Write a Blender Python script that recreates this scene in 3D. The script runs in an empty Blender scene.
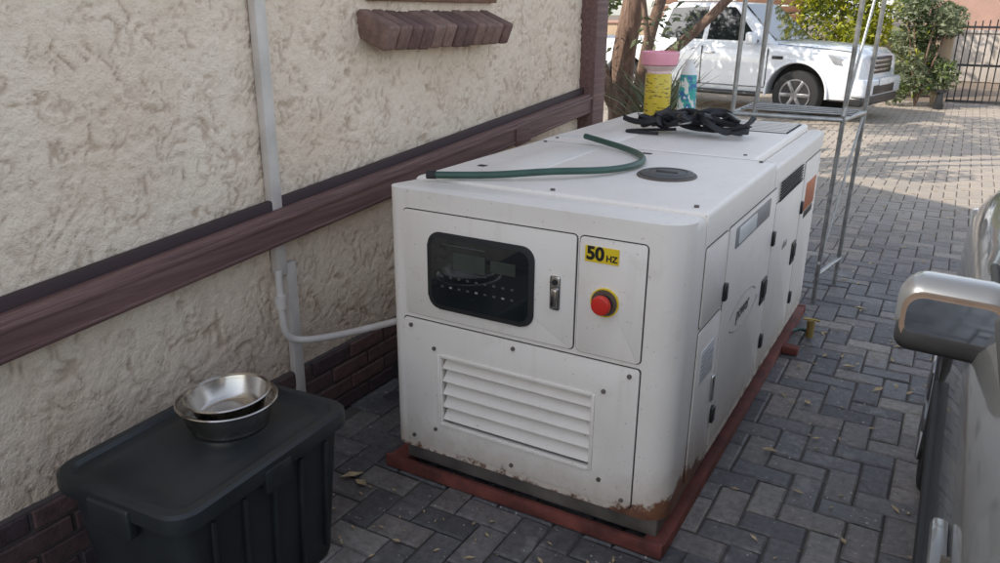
import bpy, bmesh, math, random
from mathutils import Vector, Matrix, Euler, noise
random.seed(7)
S=bpy.context.scene
col=bpy.context.collection
rad=math.radians

# ---------------------------------------------------------------- materials
def new_mat(name):
    m=bpy.data.materials.new(name); m.use_nodes=True
    nt=m.node_tree; return m,nt,nt.nodes['Principled BSDF']
def N(nt,t,**k):
    n=nt.nodes.new(t)
    for a,b in k.items():
        if a in n.inputs.keys(): n.inputs[a].default_value=b
        else: setattr(n,a,b)
    return n
def L(nt,a,b): nt.links.new(a,b)
def ramp(nt,fac,stops,interp='LINEAR'):
    r=nt.nodes.new('ShaderNodeValToRGB'); r.color_ramp.interpolation=interp
    e=r.color_ramp.elements
    while len(e)<len(stops): e.new(0.5)
    for i,(p,c) in enumerate(stops):
        e[i].position=p; e[i].color=(c,c,c,1) if isinstance(c,(int,float)) else (*c,1)
    L(nt,fac,r.inputs[0]); return r
def mixc(nt,fac,a,b,mode='MIX'):
    m=nt.nodes.new('ShaderNodeMix'); m.data_type='RGBA'; m.blend_type=mode
    if isinstance(fac,(int,float)): m.inputs[0].default_value=fac
    else: L(nt,fac,m.inputs[0])
    for s,v in ((6,a),(7,b)):
        if isinstance(v,tuple): m.inputs[s].default_value=(*v[:3],1)
        else: L(nt,v,m.inputs[s])
    return m.outputs[2]
def math_(nt,op,a,b=None):
    m=nt.nodes.new('ShaderNodeMath'); m.operation=op
    for i,v in enumerate((a,b)):
        if v is None: continue
        if isinstance(v,(int,float)): m.inputs[i].default_value=v
        else: L(nt,v,m.inputs[i])
    return m.outputs[0]
def coords(nt,kind='Object',scale=None):
    t=nt.nodes.new('ShaderNodeTexCoord').outputs[kind]
    if scale:
        mp=nt.nodes.new('ShaderNodeMapping'); mp.inputs['Scale'].default_value=scale
        L(nt,t,mp.inputs[0]); return mp.outputs[0]
    return t
def wpos(nt): return nt.nodes.new('ShaderNodeNewGeometry').outputs['Position']
def noise_(nt,vec,scale,detail=4,rough=.55,dist=0):
    n=N(nt,'ShaderNodeTexNoise',Scale=scale,Detail=detail,Roughness=rough,Distortion=dist)
    L(nt,vec,n.inputs['Vector']); return n.outputs[0]
def bump(nt,b,h,strength=.5,dist=.01):
    n=N(nt,'ShaderNodeBump',Strength=strength,Distance=dist); L(nt,h,n.inputs['Height'])
    L(nt,n.outputs[0],b.inputs['Normal'])

def simple(name,c,rough=.5,metal=0,var=.15,scale=8,bumpd=0,coat=0,spec=.5):
    m,nt,b=new_mat(name); p=wpos(nt)
    n=noise_(nt,p,scale,3,.6)
    r=ramp(nt,n,[(.3,tuple(x*(1-var) for x in c)),(.7,tuple(min(1,x*(1+var)) for x in c))])
    L(nt,r.outputs[0],b.inputs['Base Color'])
    rr=ramp(nt,n,[(.3,max(0,rough-.07)),(.7,min(1,rough+.07))])
    L(nt,rr.outputs[0],b.inputs['Roughness'])
    b.inputs['Metallic'].default_value=metal; b.inputs['Coat Weight'].default_value=coat
    b.inputs['Specular IOR Level'].default_value=spec
    if bumpd: bump(nt,b,noise_(nt,p,scale*8,2),.6,bumpd)
    return m

def mat_stucco():
    m,nt,b=new_mat('stucco_cream'); p=wpos(nt)
    at=nt.nodes.new('ShaderNodeAttribute'); at.attribute_name='cav_shade'
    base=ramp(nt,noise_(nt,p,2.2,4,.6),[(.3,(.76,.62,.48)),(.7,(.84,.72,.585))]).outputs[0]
    c=mixc(nt,math_(nt,'MULTIPLY',at.outputs['Fac'],.62),base,(.36,.245,.165))  # relief shade painted into the colour: hollows and gouges tinted darker
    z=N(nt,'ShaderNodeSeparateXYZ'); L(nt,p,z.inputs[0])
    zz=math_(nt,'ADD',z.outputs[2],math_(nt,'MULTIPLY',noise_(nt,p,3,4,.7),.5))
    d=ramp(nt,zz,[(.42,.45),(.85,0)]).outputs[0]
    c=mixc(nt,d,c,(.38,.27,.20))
    mp=N(nt,'ShaderNodeMapping'); mp.inputs['Scale'].default_value=(3,3,.5); L(nt,p,mp.inputs[0])
    c=mixc(nt,ramp(nt,noise_(nt,mp.outputs[0],1.5,4,.6),[(.5,0),(.8,.3)]).outputs[0],c,(.52,.40,.30))
    L(nt,c,b.inputs['Base Color']); b.inputs['Roughness'].default_value=.92
    b.inputs['Specular IOR Level'].default_value=.2
    bump(nt,b,noise_(nt,p,95,2,.7),1.0,.006)
    return m

def mat_paver():
    m,nt,b=new_mat('clay_pavers'); p=wpos(nt)
    at=nt.nodes.new('ShaderNodeAttribute'); at.attribute_name='rnd'
    r=ramp(nt,at.outputs['Fac'],[(0,(.105,.10,.105)),(.35,(.15,.142,.145)),(.65,(.19,.175,.17)),(.88,(.25,.215,.19)),(1,(.31,.28,.25))]).outputs[0]
    n=noise_(nt,p,1.1,4,.65)
    r=mixc(nt,ramp(nt,n,[(.38,.60),(.56,0)]).outputs[0],r,(.062,.060,.063))
    st=ramp(nt,noise_(nt,p,34,3,.7),[(.3,.62),(.65,1.12)]).outputs[0]
    r=mixc(nt,1.0,r,st,'MULTIPLY')
    pale=ramp(nt,noise_(nt,p,4.5,4,.75),[(.58,0),(.70,.45)]).outputs[0]
    r=mixc(nt,pale,r,(.34,.32,.30))
    spk=ramp(nt,noise_(nt,p,60,1,.5),[(.71,0),(.75,.7)]).outputs[0]
    r=mixc(nt,spk,r,(.52,.49,.44))
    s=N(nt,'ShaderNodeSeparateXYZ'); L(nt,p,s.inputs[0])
    far_sunlit=ramp(nt,math_(nt,'DIVIDE',s.outputs[1],12.0),[(.45,0),(.75,.65)]).outputs[0]
    r=mixc(nt,far_sunlit,r,(.47,.40,.32))  # sunlight painted into the paver colour: paler and warmer with distance
    L(nt,r,b.inputs['Base Color'])
    L(nt,ramp(nt,n,[(.35,.40),(.6,.75)]).outputs[0],b.inputs['Roughness'])
    bump(nt,b,noise_(nt,p,120,3,.7),.5,.003)
    return m
def mat_sand(name='joint_sand',c=(.085,.072,.062)):
    return simple(name,c,.95,0,.3,4,.004)

def mat_gen():
    m,nt,b=new_mat('generator_paint'); p=wpos(nt)
    s=N(nt,'ShaderNodeSeparateXYZ'); L(nt,p,s.inputs[0])
    base=ramp(nt,noise_(nt,p,2.5,4,.65),[(.3,(.82,.76,.69)),(.7,(.87,.82,.76))]).outputs[0]
    n7=noise_(nt,p,7,6,.75)
    c=mixc(nt,ramp(nt,n7,[(.58,0),(.80,.30)]).outputs[0],base,(.50,.40,.31))
    sp=ramp(nt,noise_(nt,p,90,1,.5),[(.73,0),(.78,.5)]).outputs[0]
    c=mixc(nt,sp,c,(.33,.25,.18))
    mp=N(nt,'ShaderNodeMapping'); mp.inputs['Scale'].default_value=(14,14,1.2); L(nt,p,mp.inputs[0])
    stn=ramp(nt,noise_(nt,mp.outputs[0],1.4,4,.6),[(.58,0),(.85,.22)]).outputs[0]
    c=mixc(nt,stn,c,(.50,.40,.30))
    dx=math_(nt,'SUBTRACT',s.outputs[0],-.58); dy=math_(nt,'SUBTRACT',s.outputs[1],2.24)
    dist=math_(nt,'SQRT',math_(nt,'ADD',math_(nt,'MULTIPLY',dx,dx),math_(nt,'MULTIPLY',math_(nt,'MULTIPLY',dy,dy),.5)))
    near=ramp(nt,dist,[(.02,.10),(.24,0)]).outputs[0]
    nr=noise_(nt,p,17,6,.75)
    zz=math_(nt,'SUBTRACT',s.outputs[2],math_(nt,'MULTIPLY',nr,.20))
    zz=math_(nt,'SUBTRACT',zz,near)
    dirt=ramp(nt,zz,[(.015,.55),(.16,0)]).outputs[0]
    c=mixc(nt,dirt,c,(.44,.31,.21))
    rust=ramp(nt,zz,[(.012,1),(.032,0)]).outputs[0]
    c=mixc(nt,rust,c,ramp(nt,n7,[(.35,(.06,.027,.02)),(.6,(.22,.095,.05))]).outputs[0])
    L(nt,c,b.inputs['Base Color'])
    L(nt,ramp(nt,n7,[(.3,.34),(.7,.56)]).outputs[0],b.inputs['Roughness'])
    return m

def mat_brick(name,cols):
    m,nt,b=new_mat(name); p=wpos(nt)
    at=nt.nodes.new('ShaderNodeAttribute'); at.attribute_name='rnd'
    r=ramp(nt,at.outputs['Fac'],[(0,cols[0]),(.5,cols[1]),(1,cols[2])]).outputs[0]
    st=ramp(nt,noise_(nt,p,25,4,.7),[(.3,.6),(.7,1.25)]).outputs[0]
    r=mixc(nt,1.0,r,st,'MULTIPLY')
    L(nt,r,b.inputs['Base Color']); b.inputs['Roughness'].default_value=.75
    bump(nt,b,noise_(nt,p,90,3,.7),.8,.004); return m

def mat_leaf(name,c1,c2,c3,trans=.25):
    m,nt,b=new_mat(name)
    at=nt.nodes.new('ShaderNodeAttribute'); at.attribute_name='rnd'
    r=ramp(nt,at.outputs['Fac'],[(0,c1),(.55,c2),(1,c3)]).outputs[0]
    L(nt,r,b.inputs['Base Color']); b.inputs['Roughness'].default_value=.55
    t=N(nt,'ShaderNodeBsdfTranslucent'); L(nt,r,t.inputs[0])
    mx=N(nt,'ShaderNodeMixShader'); mx.inputs[0].default_value=trans
    L(nt,b.outputs[0],mx.inputs[1]); L(nt,t.outputs[0],mx.inputs[2])
    L(nt,mx.outputs[0],nt.nodes['Material Output'].inputs[0]); return m

def mat_bark():
    m,nt,b=new_mat('bark'); p=coords(nt,'Object',(6,6,1.4))
    n=noise_(nt,p,4,5,.7,.6)
    L(nt,ramp(nt,n,[(.3,(.09,.055,.04)),(.55,(.24,.155,.115)),(.75,(.36,.26,.20))]).outputs[0],b.inputs['Base Color'])
    b.inputs['Roughness'].default_value=.9; bump(nt,b,n,1,.02); return m

def mat_wood():
    m,nt,b=new_mat('painted_timber'); p=wpos(nt)
    mp=N(nt,'ShaderNodeMapping'); mp.inputs['Scale'].default_value=(30,1.2,30); L(nt,p,mp.inputs[0])
    n=noise_(nt,mp.outputs[0],1.6,5,.65,.3)
    c=ramp(nt,n,[(.3,(.105,.055,.052)),(.55,(.165,.09,.082)),(.78,(.28,.18,.155))]).outputs[0]
    L(nt,c,b.inputs['Base Color']); b.inputs['Roughness'].default_value=.62
    bump(nt,b,n,.6,.004); return m

def mat_bottle():
    m,nt,b=new_mat('bottle_label'); p=coords(nt,'Object',(1,1,.6))
    n=noise_(nt,p,22,2,.5,1.0)
    L(nt,ramp(nt,n,[(.0,(.75,.78,.76)),(.46,(.06,.40,.36)),(.56,(.05,.16,.42)),(.66,(.72,.76,.74))],'CONSTANT').outputs[0],b.inputs['Base Color'])
    b.inputs['Roughness'].default_value=.3; return m
def mat_tub():
    m,nt,b=new_mat('tub_label'); p=coords(nt,'Object',(1,1,5))
    n=noise_(nt,p,26,2,.5)
    L(nt,ramp(nt,n,[(.0,(.66,.50,.05)),(.60,(.20,.14,.03))],'CONSTANT').outputs[0],b.inputs['Base Color'])
    b.inputs['Roughness'].default_value=.35; return m
M={}
M['stucco']=mat_stucco(); M['paver']=mat_paver(); M['sand']=mat_sand()
M['gen']=mat_gen()
M['brickd']=mat_brick('plinth_brick',[(.05,.035,.04),(.085,.05,.05),(.13,.07,.06)])
M['bricks']=mat_brick('sill_brick',[(.12,.065,.06),(.17,.095,.08),(.24,.15,.12)])
M['mortar']=simple('mortar',(.09,.075,.07),.9)
M['wood']=mat_wood(); M['bark']=mat_bark()
M['woodd']=simple('dark_timber',(.045,.026,.028),.7)
M['black']=simple('black_plastic',(.018,.018,.02),.35,var=.3)
M['rubber']=simple('rubber',(.02,.02,.021),.7)
M['binp']=simple('bin_plastic',(.022,.026,.028),.42,var=.25,scale=5,bumpd=.0008)
M['gap']=simple('dark_gap',(.03,.027,.025),.9)
M['steel']=simple('stainless_steel',(.58,.54,.49),.24,1,.14,14)
M['chrome']=simple('chrome',(.6,.6,.6),.2,1)
M['red']=simple('red_oxide_frame',(.15,.042,.032),.8,0,.5,9)
M['redbtn']=simple('red_button',(.62,.03,.02),.3,var=.05)
M['yellow']=simple('yellow_label',(.80,.58,.02),.45,var=.05)
M['ink']=simple('black_ink',(.012,.012,.012),.5)
M['pvc']=simple('painted_pvc',(.60,.55,.50),.5,var=.14)
M['hoseg']=simple('green_hose',(.035,.085,.065),.4,var=.2)
M['tubl']=mat_tub(); M['bottle']=mat_bottle()
M['pink']=simple('pink_plastic',(.85,.36,.44),.3,var=.1)
M['pinkp']=simple('pale_pink_plastic',(.82,.60,.58),.35,var=.1)
M['white']=simple('white_plastic',(.78,.78,.76),.35,var=.05)
M['strap']=simple('black_webbing',(.015,.015,.019),.6,var=.4,scale=60)
M['galv']=simple('galvanised_tube',(.34,.34,.33),.38,.7,.25,20)
M['lcd']=simple('lcd',(.05,.06,.05),.2)
M['grey']=simple('grey_print',(.30,.30,.30),.5)
M['mgrey']=simple('faint_print',(.30,.29,.28),.5)
M['dgrey']=simple('dark_print',(.09,.09,.09),.5)
M['steelb']=simple('grey_base_steel',(.12,.10,.09),.6,0,.5,7)
M['roof']=simple('roof_sheet',(.16,.10,.09),.6)
M['tan']=simple('tan_wall',(.42,.31,.21),.9,0,.15,2,.01)
M['gw']=simple('grey_wall',(.40,.36,.32),.9,0,.15,2,.01)
M['pinkw']=simple('pink_wall',(.40,.25,.20),.9,0,.12,2,.01)
M['brownw']=simple('brown_slats',(.17,.085,.05),.7,0,.3,8)
M['iron']=simple('wrought_iron',(.018,.018,.02),.5)
M['brass']=simple('brass',(.45,.33,.12),.4,.8)
M['dryleaf']=simple('dry_leaf',(.42,.32,.19),.8,0,.4,30)
M['leafg']=mat_leaf('leaf_green',(.04,.07,.02),(.09,.14,.035),(.18,.23,.07),.3)
M['leafy']=mat_leaf('leaf_yellow_green',(.12,.15,.01),(.32,.34,.02),(.55,.50,.03),.35)
M['leafgr']=mat_leaf('leaf_grey_green',(.08,.10,.05),(.20,.23,.13),(.34,.36,.24),.3)

def mat_car(name,c,metal=.0,rough=.3,coat=1):
    m,nt,b=new_mat(name); p=wpos(nt)
    n=noise_(nt,p,3,4,.65)
    r=ramp(nt,n,[(.35,c),(.75,tuple(x*.82+.03 for x in c))]).outputs[0]
    L(nt,r,b.inputs['Base Color']); b.inputs['Metallic'].default_value=metal
    L(nt,ramp(nt,n,[(.3,rough),(.8,rough+.2)]).outputs[0],b.inputs['Roughness'])
    b.inputs['Coat Weight'].default_value=coat; b.inputs['Coat Roughness'].default_value=.06
    return m
M['carw']=mat_car('white_car_paint',(.72,.75,.79))
M['cars']=mat_car('grey_car_paint',(.075,.08,.085),.3,.28)
M['glass']=simple('dark_auto_glass',(.015,.018,.02),.06,var=.1,coat=1)
M['mirror']=simple('mirror_glass',(.5,.52,.54),.03,1,.02)
M['lamp']=simple('headlamp_lens',(.45,.47,.50),.1,.4,.2,coat=1)
M['tyre']=simple('tyre',(.022,.022,.022),.85)
M['alloy']=simple('alloy_wheel',(.25,.25,.26),.35,.8)
M['shell']=mat_car('mirror_shell_paint',(.17,.175,.18),.4,.3)
M['orange']=simple('orange_label',(.50,.13,.04),.45,var=.1)
M['mrim']=simple('mirror_trim',(.13,.095,.075),.4,.2,.2)

# ---------------------------------------------------------------- mesh helpers
def link(ob,parent=None):
    col.objects.link(ob)
    if parent is not None: ob.parent=parent
    return ob
def empty(name,loc=(0,0,0),rotz=0):
    e=bpy.data.objects.new(name,None); e.location=loc; e.rotation_euler=(0,0,rotz); col.objects.link(e); return e
def from_bm(bm,name,mat,parent=None,smooth=False):
    bmesh.ops.recalc_face_normals(bm,faces=bm.faces)
    me=bpy.data.meshes.new(name); bm.to_mesh(me); bm.free()
    if mat: me.materials.append(mat)
    ob=bpy.data.objects.new(name,me); link(ob,parent)
    if smooth:
        for f in me.polygons: f.use_smooth=True
        if smooth!='all':
            try: me.set_sharp_from_angle(angle=rad(35))
            except Exception: pass
    return ob
def box(name,x0,x1,y0,y1,z0,z1,mat,parent=None,bev=0,seg=2,rot=None):
    bm=bmesh.new(); bmesh.ops.create_cube(bm,size=1)
    c=Vector(((x0+x1)/2,(y0+y1)/2,(z0+z1)/2))
    bmesh.ops.scale(bm,vec=(abs(x1-x0),abs(y1-y0),abs(z1-z0)),verts=bm.verts)
    if bev: bmesh.ops.bevel(bm,geom=list(bm.edges),offset=bev,segments=seg,affect='EDGES',profile=.5)
    if rot: bmesh.ops.rotate(bm,matrix=Euler(rot).to_matrix(),cent=(0,0,0),verts=bm.verts)
    bmesh.ops.translate(bm,vec=c,verts=bm.verts)
    return from_bm(bm,name,mat,parent,bool(bev))
def cyl(name,c,r,h,mat,parent=None,axis='Z',r2=None,seg=32,bev=0):
    bm=bmesh.new(); bmesh.ops.create_cone(bm,cap_ends=True,segments=seg,radius1=r,radius2=r if r2 is None else r2,depth=h)
    if bev:
        es=[e for e in bm.edges if len(e.link_faces)==2 and any(len(f.verts)>4 for f in e.link_faces)]
        bmesh.ops.bevel(bm,geom=es,offset=bev,segments=3,affect='EDGES',profile=.5)
    if axis=='X': bmesh.ops.rotate(bm,matrix=Matrix.Rotation(rad(90),3,'Y'),cent=(0,0,0),verts=bm.verts)
    if axis=='Y': bmesh.ops.rotate(bm,matrix=Matrix.Rotation(rad(90),3,'X'),cent=(0,0,0),verts=bm.verts)
    bmesh.ops.translate(bm,vec=c,verts=bm.verts)
    return from_bm(bm,name,mat,parent,True)
def tube(name,pts,r,mat,parent=None,smooth=True,cyc=False,res=4,radii=None):
    cu=bpy.data.curves.new(name,'CURVE'); cu.dimensions='3D'; cu.bevel_depth=r; cu.bevel_resolution=res; cu.use_fill_caps=True
    if smooth:
        sp=cu.splines.new('NURBS'); sp.points.add(len(pts)-1); sp.order_u=min(4,len(pts)); sp.use_endpoint_u=not cyc
    else:
        sp=cu.splines.new('POLY'); sp.points.add(len(pts)-1)
    sp.use_cyclic_u=cyc; cu.resolution_u=8
    for i,p in enumerate(pts):
        sp.points[i].co=(*p,1)
        if radii: sp.points[i].radius=radii[i]
    if mat: cu.materials.append(mat)
    ob=bpy.data.objects.new(name,cu); return link(ob,parent)
def lathe(name,prof,c,mat,parent=None,seg=48):
    bm=bmesh.new(); rings=[]
    for r,z in prof:
        rings.append([bm.verts.new((c[0]+r*math.cos(2*math.pi*i/seg),c[1]+r*math.sin(2*math.pi*i/seg),c[2]+z)) for i in range(seg)])
    for a,b in zip(rings,rings[1:]):
        for i in range(seg): bm.faces.new((a[i],a[(i+1)%seg],b[(i+1)%seg],b[i]))
    return from_bm(bm,name,mat,parent,True)
def rrect(x0,x1,y0,y1,rs,seg=8):
    out=[]
    for (cx,cy,a0),r in zip(((x0,y0,180),(x1,y0,270),(x1,y1,0),(x0,y1,90)),rs):
        sx=1 if cx==x0 else -1; sy=1 if cy==y0 else -1
        n=seg if r>1e-5 else 0
        for i in range(n+1):
            a=rad(a0+90*i/max(n,1)); out.append((cx+sx*r+r*math.cos(a),cy+sy*r+r*math.sin(a)))
    return out
def prism(name,outline,z0,z1,mat,parent=None,topbev=0,botbev=0,plane='XY',seg=4,smooth=True,off=0):
    bm=bmesh.new()
    lo=[bm.verts.new((x,y,z0)) for x,y in outline]; hi=[bm.verts.new((x,y,z1)) for x,y in outline]
    n=len(lo)
    bm.faces.new(lo[::-1]); top=bm.faces.new(hi)
    for i in range(n): bm.faces.new((lo[i],lo[(i+1)%n],hi[(i+1)%n],hi[i]))
    if topbev:
        bmesh.ops.bevel(bm,geom=[e for e in top.edges],offset=topbev,segments=seg,affect='EDGES',profile=.5)
    if botbev:
        bm.faces.ensure_lookup_table()
        es=[e for e in bm.edges if all(abs(v.co.z-z0)<1e-6 for v in e.verts)]
        bmesh.ops.bevel(bm,geom=es,offset=botbev,segments=seg,affect='EDGES',profile=.5)
    if plane=='XZ':
        for v in bm.verts: v.co=Vector((v.co.x,v.co.z,v.co.y))
    if plane=='YZ':
        for v in bm.verts: v.co=Vector((v.co.z,v.co.x,v.co.y))
    return from_bm(bm,name,mat,parent,smooth)
def cut(ob,cutter):
    md=ob.modifiers.new('b','BOOLEAN'); md.object=cutter; md.operation='DIFFERENCE'; md.solver='EXACT'
    dg=bpy.context.evaluated_depsgraph_get(); me=bpy.data.meshes.new_from_object(ob.evaluated_get(dg))
    ob.modifiers.clear(); ob.data=me; bpy.data.objects.remove(cutter,do_unlink=True)
    try: me.set_sharp_from_angle(angle=rad(35))
    except Exception: pass
def boxes(name,items,mat,parent=None,ch=.004,seed=1):
    rnd=random.Random(seed); V=[];F=[];A=[]
    for it in items:
        x0,x1,y0,y1,z0,z1=it[:6]; r=rnd.random(); c=ch
        idx={}
        for sx in (0,1):
            for sy in (0,1):
                for sz in (0,1):
                    X=(x0,x1)[sx];Y=(y0,y1)[sy];Z=(z0,z1)[sz]
                    ix=X+(c if sx==0 else -c);iy=Y+(c if sy==0 else -c);iz=Z+(c if sz==0 else -c)
                    for ax,p in (('x',(X,iy,iz)),('y',(ix,Y,iz)),('z',(ix,iy,Z))):
                        idx[(sx,sy,sz,ax)]=len(V); V.append(p)
        g=lambda sx,sy,sz,a: idx[(sx,sy,sz,a)]
        fs=[]
        for s in (0,1):
            fs.append((g(s,0,0,'x'),g(s,1,0,'x'),g(s,1,1,'x'),g(s,0,1,'x')))
            fs.append((g(0,s,0,'y'),g(1,s,0,'y'),g(1,s,1,'y'),g(0,s,1,'y')))
            fs.append((g(0,0,s,'z'),g(1,0,s,'z'),g(1,1,s,'z'),g(0,1,s,'z')))
        for a in (0,1):
            for b2 in (0,1):
                fs.append((g(0,a,b2,'y'),g(1,a,b2,'y'),g(1,a,b2,'z'),g(0,a,b2,'z')))
                fs.append((g(a,0,b2,'x'),g(a,1,b2,'x'),g(a,1,b2,'z'),g(a,0,b2,'z')))
                fs.append((g(a,b2,0,'x'),g(a,b2,1,'x'),g(a,b2,1,'y'),g(a,b2,0,'y')))
                for c2 in (0,1):
                    fs.append((g(a,b2,c2,'x'),g(a,b2,c2,'y'),g(a,b2,c2,'z')))
        F+=fs; A+=[r]*len(fs)
    me=bpy.data.meshes.new(name); me.from_pydata(V,[],F)
    at=me.attributes.new('rnd','FLOAT','FACE'); at.data.foreach_set('value',A)
    me.materials.append(mat)
    bm=bmesh.new(); bm.from_mesh(me); bmesh.ops.recalc_face_normals(bm,faces=bm.faces); bm.to_mesh(me); bm.free()
    ob=bpy.data.objects.new(name,me); return link(ob,parent)
def text(name,s,loc,rot,size,mat,parent,ext=.0004):
    t=bpy.data.curves.new(name,'FONT'); t.body=s; t.size=size; t.extrude=ext; t.offset=.0008; t.materials.append(mat); t.align_x='CENTER'; t.align_y='CENTER'
    ob=bpy.data.objects.new(name,t); ob.location=loc; ob.rotation_euler=rot; return link(ob,parent)

# ---------------------------------------------------------------- ground
bm=bmesh.new()
for v in ((-150,-60),(150,-60),(150,300),(-150,300)): bm.verts.new((v[0],v[1],-.014))
bm.faces.new(bm.verts); 
gm,nt,b=new_mat('ground_earth'); p=wpos(nt)
c=ramp(nt,noise_(nt,p,.6,6,.7),[(.3,(.13,.10,.075)),(.7,(.24,.18,.13))]).outputs[0]
L(nt,c,b.inputs['Base Color']); b.inputs['Roughness'].default_value=.95; bump(nt,b,noise_(nt,p,60,3,.7),.6,.006)
from_bm(bm,'ground',gm)

def pavers():
    rnd=random.Random(3); V=[];F=[];A=[]
    w=.108; g=.005; x0,y0=-7,-2.5; nx=int(12/w); ny=int(20.5/w)
    def brick(ax,bx,ay,by):
        b=len(V); r=rnd.random(); ax+=g/2+rnd.uniform(0,.002);bx-=g/2;ay+=g/2;by-=g/2+rnd.uniform(0,.002)
        t=rnd.uniform(-.0030,.0025); tx=rnd.uniform(-.0020,.0020); ty=rnd.uniform(-.0020,.0020); c=.007
        for X,Y in ((ax,ay),(bx,ay),(bx,by),(ax,by)): V.append((X,Y,-.02))
        for X,Y,sx,sy in ((ax,ay,-1,-1),(bx,ay,1,-1),(bx,by,1,1),(ax,by,-1,1)): V.append((X,Y,t+tx*sx+ty*sy-.006))
        for X,Y,sx,sy in ((ax+c,ay+c,-1,-1),(bx-c,ay+c,1,-1),(bx-c,by-c,1,1),(ax+c,by-c,-1,1)): V.append((X,Y,t+tx*sx+ty*sy))
        for k in range(4):
            n=(k+1)%4
            F.append((b+k,b+n,b+4+n,b+4+k)); F.append((b+4+k,b+4+n,b+8+n,b+8+k))
        F.append((b+8,b+9,b+10,b+11)); A.extend([r]*9)
    for i in range(nx):
        for j in range(ny):
            k=(i-j)%4; X=x0+i*w; Y=y0+j*w
            if X<-2.2 and Y<4.6: continue
            if k==0: brick(X,X+2*w,Y,Y+w)
            elif k==3: brick(X,X+w,Y,Y+2*w)
    me=bpy.data.meshes.new('brick_paving'); me.from_pydata(V,[],F)
    at=me.attributes.new('rnd','FLOAT','FACE'); at.data.foreach_set('value',A)
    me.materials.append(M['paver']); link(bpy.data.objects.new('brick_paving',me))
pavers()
bm=bmesh.new()
for v in ((-7,-2.5),(5,-2.5),(5,18),(-7,18)): bm.verts.new((v[0],v[1],-.0095))
bm.faces.new(bm.verts); from_bm(bm,'paving_joint_sand',M['sand'])

# ---------------------------------------------------------------- house
house=empty('stucco_house')
WX=-2.12
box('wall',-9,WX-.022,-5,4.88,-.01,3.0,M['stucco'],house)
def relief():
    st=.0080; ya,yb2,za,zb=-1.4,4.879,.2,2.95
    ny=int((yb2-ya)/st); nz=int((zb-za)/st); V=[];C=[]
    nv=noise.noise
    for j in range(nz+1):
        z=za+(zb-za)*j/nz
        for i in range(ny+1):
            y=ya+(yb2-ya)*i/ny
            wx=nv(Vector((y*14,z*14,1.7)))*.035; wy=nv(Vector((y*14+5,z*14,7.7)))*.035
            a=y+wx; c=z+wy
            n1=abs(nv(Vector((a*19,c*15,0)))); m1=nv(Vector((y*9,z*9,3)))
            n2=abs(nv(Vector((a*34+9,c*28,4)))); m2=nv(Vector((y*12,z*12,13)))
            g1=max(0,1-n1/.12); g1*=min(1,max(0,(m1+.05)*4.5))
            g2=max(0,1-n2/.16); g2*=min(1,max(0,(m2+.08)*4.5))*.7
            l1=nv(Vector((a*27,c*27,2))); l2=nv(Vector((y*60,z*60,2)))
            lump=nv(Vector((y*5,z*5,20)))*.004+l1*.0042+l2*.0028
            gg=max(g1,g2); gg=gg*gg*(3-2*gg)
            V.append((WX-.004+lump-.0075*gg,y,z)); C.append(min(1,max(0,gg*.85-min(0,l1*.28+l2*.3))))  # C: how strongly painted shade darkens each hollow
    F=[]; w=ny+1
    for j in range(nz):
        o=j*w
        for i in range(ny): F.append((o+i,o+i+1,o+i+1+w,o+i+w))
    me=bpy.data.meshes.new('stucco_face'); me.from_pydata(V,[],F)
    at=me.attributes.new('cav_shade','FLOAT','POINT'); at.data.foreach_set('value',C)
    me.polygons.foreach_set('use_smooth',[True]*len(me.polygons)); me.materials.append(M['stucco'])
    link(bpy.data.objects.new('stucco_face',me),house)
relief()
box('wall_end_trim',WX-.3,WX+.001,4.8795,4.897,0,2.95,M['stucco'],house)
items=[]
for r in range(4):
    z0=.004+r*.073; y=-4.9+(.115 if r%2 else 0)
    while y<4.85:
        items.append((WX-.01,WX+.028+random.uniform(-.002,.003),y,min(y+.22,4.87),z0,z0+.062)); y+=.231
boxes('brick_plinth',items,M['brickd'],house,.005)
box('plinth_mortar',WX-.02,WX+.019,-4.9,4.86,0,.288,M['mortar'],house)
box('window_glass',WX-.02,WX+.012,2.68,3.55,1.70,2.65,M['glass'],house)
for (a,b_,c_,d) in ((2.62,2.69,1.68,2.7),(3.54,3.61,1.68,2.7),(3.09,3.15,1.75,2.6)):
    box('window_frame',WX-.01,WX+.03,a,b_,c_,d,M['brownw'],house,.004)
box('window_frame',WX-.01,WX+.028,2.69,3.54,1.68,1.75,M['brownw'],house,.004)
box('window_frame',WX-.01,WX+.028,2.69,3.54,2.6,2.67,M['brownw'],house,.004)
for i in range(12):
    y=2.57+i*.084
    o=box('sill_brick',-.08,.125,y,y+.080,-.052,.052,M['bricks'],house,.013,3)
    o.rotation_euler=(0,rad(22),0); o.location=(WX+.015+random.uniform(-.004,.004),0,1.580+random.uniform(-.003,.003))
    me=o.data; at=me.attributes.new('rnd','FLOAT','FACE'); r=random.random(); at.data.foreach_set('value',[r]*len(me.polygons))
o=box('sill_mortar',-.08,.108,2.58,3.57,-.040,.040,M['mortar'],house); o.rotation_euler=(0,rad(22),0); o.location=(WX+.015,0,1.580)
bm=bmesh.new()
pr=[(-1.92,2.96),(-1.92,3.04),(-5.5,4.5),(-9.4,3.04),(-9.4,2.96)]
a=[bm.verts.new((x,-5.3,z)) for x,z in pr]; c=[bm.verts.new((x,4.95,z)) for x,z in pr]
bm.faces.new(a); bm.faces.new(c)
for i in range(5): bm.faces.new((a[i],a[(i+1)%5],c[(i+1)%5],c[i]))
from_bm(bm,'roof',M['roof'],house)
box('corner_post',WX-.03,WX+.10,4.72,4.90,0,2.95,M['wood'],house,.006)

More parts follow.
